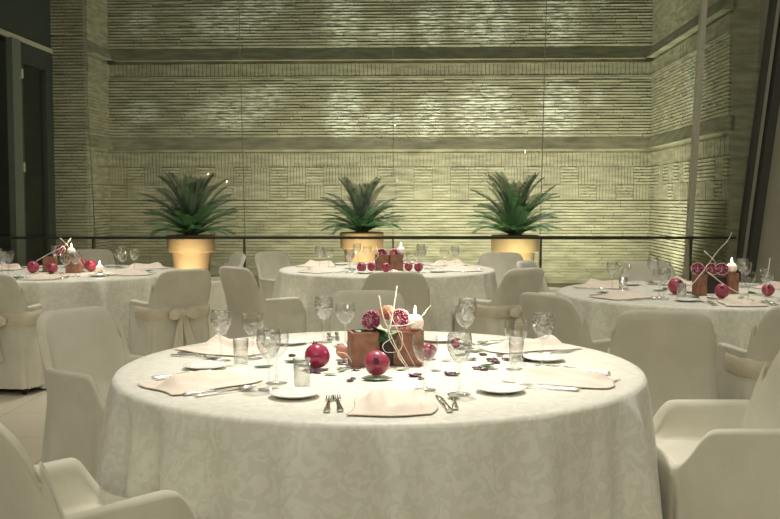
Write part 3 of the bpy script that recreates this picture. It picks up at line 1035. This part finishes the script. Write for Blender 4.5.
def half_pom():
    e = empty('halved_pomegranate')
    mb = MB(); rows = []
    for i in range(11):
        t = PI / 2 * i / 10
        rows.append([(max(.001, math.sin(t)) * math.cos(2 * PI * k / 36) * (1 + .04 * math.cos(5 * 2 * PI * k / 36)), max(.001, math.sin(t)) * math.sin(2 * PI * k / 36) * (1 + .04 * math.cos(10 * PI * k / 36)), -math.cos(t) * .85) for k in range(36)])
    mb.grid(rows, closed_u=True).build('peel', M['peel'], e)
    mb = MB()
    mb.lathe([(1.0, 0), (.93, .03), (.86, -.03), (.5, -.08), (.01, -.05)], 36)
    for k in range(5):
        a = 2 * PI * k / 5 + .3
        c, s = math.cos(a), math.sin(a)
        b = len(mb.v)
        wv = (-s * .045, c * .045)
        mb.v += [(c * .1 - wv[0], s * .1 - wv[1], -.12), (c * .1 + wv[0], s * .1 + wv[1], -.12), (c * .92 + wv[0], s * .92 + wv[1], -.12), (c * .92 - wv[0], s * .92 - wv[1], -.12),
                 (c * .1 - wv[0], s * .1 - wv[1], .06), (c * .1 + wv[0], s * .1 + wv[1], .06), (c * .92 + wv[0], s * .92 + wv[1], .06), (c * .92 - wv[0], s * .92 - wv[1], .06)]
        mb.f += [tuple(b + i for i in q) for q in ((4, 5, 6, 7), (0, 1, 5, 4), (1, 2, 6, 5), (2, 3, 7, 6), (3, 0, 4, 7))]
    mb.build('pith', M['pith'], e)
    rr = random.Random(4)
    mb = MB()
    for i in range(120):
        a = rr.uniform(0, 2 * PI); r_ = math.sqrt(rr.uniform(.02, .70))
        kk = (a - .3) / (2 * PI / 5); fr = abs(kk - round(kk)) * 2 * PI / 5 * r_
        if fr < .05: continue
        q = rr.uniform(.075, .11)
        for_rows = []
        cx, cy, cz = r_ * math.cos(a), r_ * math.sin(a), .03 + rr.uniform(-.02, .06)
        for j in range(6):
            t = PI * j / 5
            for_rows.append([(cx + q * max(.02, math.sin(t)) * math.cos(2 * PI * m / 7), cy + q * max(.02, math.sin(t)) * math.sin(2 * PI * m / 7), cz - q * 1.1 * math.cos(t)) for m in range(7)])
        mb.grid(for_rows, closed_u=True)
    o = mb.build('seeds', M['aril'], e); o['kind'] = 'stuff'
    return tag(e, None, 'pomegranate half')


HP = half_pom()


def candle():
    e = empty('ball_candle')
    prof = [(max(.001, .030 * math.sin(PI * i / 14)), .030 - .030 * math.cos(PI * i / 14) - .001) for i in range(13)] + [(.009, .054), (.001, .052)]
    MB().lathe(prof, 28).build('wax', M['wax'], e)
    MB().tube([(0, 0, .052), (.001, 0, .062)], .001, 6).build('wick', M['black'], e)
    MB().lathe([(.0005, .058), (.0045, .064), (.005, .070), (.0025, .080), (.0003, .088)], 12).build('flame', M['flame'], e)
    return tag(e, None, 'candle')


CAN = candle()


def leaf_mb(L, W_, curl=.15, seed=0, rough=0):
    rr = random.Random(seed)
    mb = MB(); rows = []
    for i in range(11):
        t = i / 10
        w_ = W_ * math.sin(PI * min(1, max(.0, .03 + .95 * t ** .85))) ** .9 + .0004
        zc = curl * L * math.sin(PI * t) * .5
        rows.append([((t - .5) * L, w_ * s, .005 + zc - .2 * w_ * abs(s) + rough * rr.uniform(-.003, .003)) for s in (-1, -.5, 0, .5, 1)])
    return mb.grid(rows)


def solid(o, t=.0008):
    m_ = o.modifiers.new('thickness', 'SOLIDIFY'); m_.thickness = t; m_.offset = 1; return o


LEAF = [solid(tag(leaf_mb(.075, .018, .03, 1).build('leaf', M['leaf']), None, 'leaf')), solid(tag(leaf_mb(.06, .014, .05, 2).build('leaf', M['leaf']), None, 'leaf')),
        solid(tag(leaf_mb(.055, .013, .06, 3).build('leaf', M['leafpale']), None, 'leaf'))]
PET = [solid(tag(leaf_mb(.034, .013, .02, 5, 1).build('petal', M['petal']), None, 'petal'), .001), solid(tag(leaf_mb(.026, .012, .04, 6, 1).build('petal', M['petal']), None, 'petal'), .001)]


def twig(pts, label, rad=.0022, n=7, group='white twigs'):
    """smooth tube through pts with a fork"""
    P = [Vector(p) for p in pts]
    out = []
    m = len(P)
    for i in range(m - 1):
        p0, p1, p2, p3 = P[max(i - 1, 0)], P[i], P[i + 1], P[min(i + 2, m - 1)]
        for k in range(n):
            t = k / n
            out.append(.5 * ((2 * p1) + (-p0 + p2) * t + (2 * p0 - 5 * p1 + 4 * p2 - p3) * t * t + (-p0 + 3 * p1 - 3 * p2 + p3) * t ** 3))
    out.append(P[-1])
    o = MB().tube(out, rad, 6, rad * .45).build('twig', M['twig'])
    return tag(o, label, 'twig', group)


def on_table(px, py): return at(px, py, TZC)


def at_y(px, py, Y):
    p = R(3.51)
    dx = (px - 390) / 970; dy = -(py - 259.5) / 970
    d = Vector((dx, math.cos(p) + dy * math.sin(p), -math.sin(p) + dy * math.cos(p)))
    t = Y / d.y
    return Vector((d.x * t, Y, CZ + d.z * t))


ORD = ['leftmost', 'second from left', 'third from left', 'fourth from left', 'fifth from left', 'sixth from left', 'seventh from left', 'eighth from left', 'ninth from left', 'tenth from left']
NUM = {2: 'two', 3: 'three', 4: 'four', 5: 'five', 6: 'six', 7: 'seven', 8: 'eight', 9: 'nine', 10: 'ten', 11: 'eleven', 12: 'twelve'}
def rank_labels(pts, marks, one, many, tn):
    near = [min(marks, key=lambda m_: (m_[1] - q[0]) ** 2 + 4 * (m_[2] - q[1]) ** 2)[0] for q in pts]
    out = []
    for i, q in enumerate(pts):
        same = sorted([k for k in range(len(pts)) if near[k] == near[i]], key=lambda k: (pts[k][0], k))
        if len(same) == 1: out.append('%s %s, %s' % (one, near[i], tn))
        else:
            r_ = same.index(i)
            out.append('%s of the %s %s %s, %s' % (ORD[r_] if r_ < len(same) - 1 else 'rightmost', NUM[len(same)], many, near[i], tn))
    return out

# --- nearest table
NT = 'on the nearest table'
b1 = on_table(363, 367); b2 = on_table(409, 366)
place(BLOCK, (b1.x, b1.y + .05, TZC), R(12), label='left reddish wooden block vase of the centrepiece ' + NT, group='wooden block vases')
place(BLOCK, (b2.x, b2.y + .05, TZC), R(-8), label='right reddish wooden block vase of the centrepiece, under the candle, nearest table', group='wooden block vases')
YB = b1.y + .06
def dark_vase(x, y, w_, label):
    v = block_mb(w_, .08, .10).build('dark_box_vase', M['darkfoam'], smooth=False); v.location = (x, y, TZC)
    tag(v, label, 'vase', 'dark box vases'); return v
DV = dark_vase((b1.x + b2.x) / 2, YB + .01, .052, 'small dark vase wedged between the two wooden blocks, nearest table')
TOPB = TZC + .118
RH = .038
def half(px, py, Y, r_, tilt, yaw, label):
    p = at_y(px, py, Y)
    return place(HP, p, yaw, tilt, 0, r_, label=label, group='halved pomegranates')
half(371, 320, YB - .005, .036, R(72), R(-12), 'left halved pomegranate with open seeds, atop the centrepiece ' + NT)
half(400, 319, YB - .015, .037, R(68), R(10), 'right halved pomegranate with open seeds, beside the candle, ' + NT)
half(387, 312, YB + .035, .030, R(-60), R(5), 'pomegranate half showing its orange peel, behind the two open halves, nearest table')
cp = at_y(414, 334, YB - .005)
cnd = place(CAN, (b2.x + .022, b2.y + .035, TOPB - .001), label='lit white ball candle on the right wooden block ' + NT, group='ball candles')
def candle_light(p, e_):
    d = bpy.data.lights.new('candle_light', 'POINT'); d.energy = e_; d.color = (1, .8, .55); d.shadow_soft_size = .01
    o = bpy.data.objects.new('candle_light', d); o.location = p; COL.objects.link(o)
candle_light((b2.x + .022, b2.y + .035, TOPB + .095), .5)
def pomat(px, py, rpx, label, warm=False, rx=0.3, rz=0, base=TZC, ry=0):
    # sits on the table: find depth so that the centre projects at px,py
    z = base + .04
    p = at(px, py, z); r_ = rpx * p.y / 970
    p = at(px, py, base + r_ * 1.02)
    return place(POMW if warm else POM, p, rz, rx, ry, r_, label=label, group='whole pomegranates')
pomat(317, 356, 13, 'deep red whole pomegranate left of the centrepiece ' + NT, False, R(-35), R(20))
pomat(377, 363, 13, 'red pomegranate with its crown facing the viewer, front of the nearest centrepiece', True, R(72), R(-3))
pomat(429, 351, 8, 'pomegranate half hidden behind the two right front glasses, ' + NT, False, R(50), R(20))
pomat(456, 343, 5.5, 'small dark pomegranate at the right of the nearest centrepiece', False, R(40), R(50))
p = on_table(344, 360); place(HP, (p.x, p.y + .01, TZC + .031), R(160), R(60), R(10), .030, label='cut pomegranate lying left of the blocks ' + NT, group='halved pomegranates')
# leaves tucked between the blocks
SL = ((383, 337, 1.2, R(-50), R(50), R(20), 0), (391, 334, 1.1, R(40), R(60), R(-10), 1), (378, 331, 1.0, R(160), R(30), R(-20), 0), (396, 343, .9, R(80), R(70), 0, 1), (361, 331, .7, R(10), R(20), 0, 0))
labs = rank_labels(SL, [('tucked between the wooden blocks', 380, 335)], 'x', 'dark leaves', 'nearest table')
for i, (px, py, sc, rz, rx, ry, t_) in enumerate(SL):
    p = at_y(px, py, YB - .045 if px > 370 else YB)
    place(LEAF[t_], p, rz, rx, ry, sc, label=labs[i], group='leaves tucked in the nearest centrepiece')
LT = on_table
NM = [('by the left pomegranate', 312, 366), ('before the cut pomegranate', 340, 366), ('before the front pomegranate', 362, 378), ('behind the two front glasses', 420, 374), ('right of the front glasses', 448, 368), ('by the small right pomegranate', 463, 350), ('scattered right of centre', 486, 362), ('by the right front glasses', 520, 359)]
for (px, py, sc, rz, t_, lb) in ((377, 380, 1.35, 0, 0, 'big green leaf before the front pomegranate ' + NT), (264, 367, .95, R(25), 0, 'green leaf by the left goblets, alone on the nearest cloth')):
    p = LT(px, py); place(LEAF[t_], p, rz, 0, 0, sc, label=lb, group='loose leaves on the nearest table')
SL = ((297, 362, 1.2, R(10), 0), (303, 366, .9, R(-20), 1), (343, 369, .8, R(5), 1), (331, 375, .9, R(-10), 2), (342, 371, .8, R(60), 2), (326, 370, .7, R(80), 2),
                          (340, 347, .9, R(20), 1), (402, 370, .8, R(30), 2), (436, 371, .7, R(-15), 1), (462, 355, .9, R(30), 0), (474, 352, .9, R(-40), 1), (487, 366, 1.0, R(25), 1), (492, 369, .8, R(-25), 1),
                          (470, 360, .9, R(0), 2), (515, 357, .8, R(75), 0), (520, 360, .7, R(110), 1), (447, 361, .8, R(15), 2), (312, 367, .7, R(-60), 1), (480, 351, .8, R(50), 2))
labs = rank_labels(SL, NM, 'small green leaf', 'small leaves', 'nearest table')
for i, (px, py, sc, rz, t_) in enumerate(SL):
    p = LT(px, py); place(LEAF[t_], p, rz, 0, 0, sc, label=labs[i], group='small loose leaves on the nearest table')
SL = ((313, 372, 1.5, 0), (318, 373, 1.0, 1), (292, 356, 1.0, 2), (356, 370, 1.3, .3), (350, 381, .9, 1.2), (353, 379, .8, 2), (415, 376, 1.4, .4), (421, 379, .9, 1.6), (452, 375, 1.5, -.2),
                            (473, 360, 1.1, .7), (483, 355, 1.1, 2.2), (492, 361, 1.6, -.3), (496, 363, 1.2, .9), (500, 356, 1.1, .2), (507, 360, 1.2, 2.6), (523, 358, 1.5, -.5), (526, 361, 1.3, .8), (477, 369, 1.3, -.1),
                            (484, 370, 1.0, .5), (461, 349, 1.0, 1), (467, 346, 1.0, .2), (342, 364, 1.3, 0), (468, 352, .9, 1.9), (516, 355, 1.1, .1))
labs = rank_labels(SL, NM, 'dark wine-red petal', 'dark petals', 'nearest table')
for i, (px, py, sc, rz) in enumerate(SL):
    p = LT(px, py); place(PET[i % 2], p, rz, 0, 0, sc, label=labs[i], group='petals on the nearest table')
TG = 'white twig of the nearest centrepiece, '
twig([at_y(379, 296, YB - .03), at_y(383, 316, YB - .05), at_y(392, 338, YB - .07), at_y(401, 356, YB - .085), at_y(412, 373, YB - .10)], TG + 'the longest, from top to the cloth', .0028)
twig([at_y(397, 286, YB + .03), at_y(392, 318, YB - .05), at_y(389, 336, YB - .08), at_y(396, 350, YB - .085), at_y(408, 371, YB - .11)], TG + 'rising highest behind the fruit', .0022)
twig([at_y(391, 334, YB - .075), at_y(401, 332, YB - .085), at_y(402, 346, YB - .09), at_y(398, 356, YB - .095), at_y(412, 373, YB - .12)], TG + 'the looped one in front', .002)
twig([at_y(388, 326, YB - .06), at_y(406, 325, YB - .06), at_y(420, 318, YB - .01), at_y(431, 305, YB + .02)], TG + 'pointing up right past the candle', .0022)
twig([at_y(338, 352, YB - .06), at_y(346, 354, YB - .09), at_y(352, 362, YB - .10)], TG + 'the short one at the left', .0018)

twig([at_y(384, 305, YB - .02), at_y(394, 322, YB - .05), at_y(403, 343, YB - .085), at_y(416, 368, YB - .11)], TG + 'a fine one beside the longest', .0014)
twig([at_y(392, 338, YB - .08), at_y(383, 345, YB - .09), at_y(386, 352, YB - .10), at_y(396, 352, YB - .095)], TG + 'a fine curl low between the blocks', .0014)
# --- far tables
def far_center(key, C, items):
    tn = TD[key]
    for it in items:
        k = it[0]
        if k == 'block':
            _, px, py, sc, lb = it
            p = on_table(px, py); o = place(BLOCK, (p.x, p.y + .05, TZC), R(8), sc=sc, label=lb + ' of the centrepiece on the ' + tn, group='wooden block vases')
            if key == 'right': o.scale = (.68, .68, 1.06)
        elif k == 'pom':
            _, px, py, r_, lb = it
            pomat(px, py, r_, lb + ' on the ' + tn, True, R(60), R(px % 40 - 20))
        elif k == 'half':
            _, px, py, Y, r_, lb = it
            half(px, py, Y, r_, R(65), R(px % 30 - 15), lb + ' on the ' + tn)
        elif k == 'candle':
            _, x, y, z, lb = it
            place(CAN, (x, y, z), sc=1.1, label=lb + ' on the ' + tn, group='ball candles'); candle_light((x, y, z + .11), .4)
        elif k == 'twig':
            _, pts, lb = it
            twig([at_y(*q) for q in pts], lb + ' on the ' + tn, .003)
        elif k == 'leaf':
            _, pts = it
            labs = rank_labels(pts, [('round the centrepiece', 0, 0)], 'x', 'leaves', tn)
            for i, (px, py) in enumerate(pts):
                place(LEAF[i % 3], on_table(px, py), i * 1.3, 0, 0, 1.3, label=labs[i], group='loose leaves on the ' + tn)

d = at(702, 296, TZC).y + .05
far_center('right', CR, [('block', 702, 296, 1.1, 'left wooden block'), ('block', 734, 294, 1.05, 'right wooden block'),
    ('pom', 676, 286, 8, 'big whole pomegranate at the left'), ('pom', 722, 291, 7.5, 'whole pomegranate in front of the blocks'), ('pom', 768, 290, 6.5, 'whole pomegranate at the right'),
    ('half', 698, 269, d, .042, 'left open pomegranate half'), ('half', 712, 269, d, .040, 'middle open pomegranate half'), ('half', 722, 269, d - .01, .040, 'right open pomegranate half'),
    ('twig', [(682, 296, d - .1), (696, 280, d - .08), (707, 266, d), (717, 252, d), (728, 240, d), (732, 232, d)], 'long pale twig reaching up right'),
    ('twig', [(704, 251, d), (712, 258, d - .03), (716, 264, d - .05)], 'short forked twig'),
    ('twig', [(708, 272, d - .07), (722, 283, d - .1), (737, 292, d - .12), (748, 296, d - .15)], 'twig arching down right'),
    ('twig', [(770, 258, d), (768, 272, d), (763, 284, d), (758, 296, d - .05)], 'thin upright twig by the right pomegranate'),
    ('leaf', [(660, 291), (665, 289), (688, 297), (694, 298), (712, 299), (745, 295), (752, 293), (757, 295), (741, 298), (690, 293)])])
pr = at(734, 294, TZC)
far_center('right', CR, [('candle', pr.x, pr.y + .05, TZC + .123, 'lit white ball candle on the right block')])
p_ = at(718, 294, TZC); dark_vase(p_.x, p_.y + .07, .11, 'dark box vase between the wooden blocks on the right-hand table')
d = at(389, 270.5, TZC).y + .05
far_center('mid', CM, [('block', 382, 270.5, 1.1, 'left wooden block'), ('block', 396, 270.5, 1.1, 'right wooden block'),
    ('pom', 361.5, 267, 5, 'leftmost pomegranate'), ('pom', 371.5, 266.5, 4.6, 'second pomegranate from the left'), ('pom', 386, 267.5, 4.8, 'pomegranate right before the blocks'), ('pom', 408.5, 266.5, 4.5, 'pomegranate right of the blocks'), ('pom', 418.5, 267, 4.8, 'rightmost pomegranate'),
    ('half', 382, 253.5, d, .045, 'left open pomegranate half'), ('half', 394, 253.5, d, .045, 'right open pomegranate half'),
    ('twig', [(402, 260, d - .06), (412, 255, d - .06), (418, 262, d - .08), (424, 268, d - .1)], 'pale twig arching right'),
    ('twig', [(366, 272, d - .1), (372, 262, d - .09), (378, 256, d - .09), (376, 246, d)], 'pale twig rising left'),
    ('leaf', [(350, 269), (354, 270), (395, 273), (402, 272), (427, 269), (432, 269), (366, 272)])])
far_center('mid', CM, [('candle', (401 - 390) / 970 * d, d, TZC + .128, 'lit white ball candle')])
d = at(72, 273, TZC).y + .05
far_center('left', CL, [('block', 72, 273, 1.15, 'right wooden block'), ('block', 48, 272, 1.0, 'left wooden block'),
    ('pom', 33, 267, 6, 'leftmost pomegranate'), ('pom', 52, 268, 5.5, 'middle pomegranate'), ('pom', 91, 265.5, 6, 'pomegranate right of the blocks'), ('pom', 84, 264, 4.5, 'small pomegranate behind the right one'),
    ('half', 60, 250, d, .045, 'open pomegranate half'),
    ('twig', [(32, 264, d - .06), (45, 256, d - .06), (57, 250, d - .06), (64, 246, d)], 'pale twig sloping left'),
    ('twig', [(60, 238, d), (66, 244, d - .02), (74, 254, d - .08), (82, 264, d - .12), (84, 271, d - .15)], 'pale twig crossing the candle'),
    ('twig', [(71, 238, d), (65, 246, d - .03), (60, 254, d - .07)], 'short upright twig'),
    ('leaf', [(44, 272), (50, 274), (62, 274), (80, 272), (97, 270), (100, 268)])])
far_center('left', CL, [('candle', (71 - 390) / 970 * d, d, TZC + .134, 'lit white ball candle atop the block'), ('candle', (101 - 390) / 970 * (d), d - .05, TZC, 'white ball candle beside the right pomegranate')])
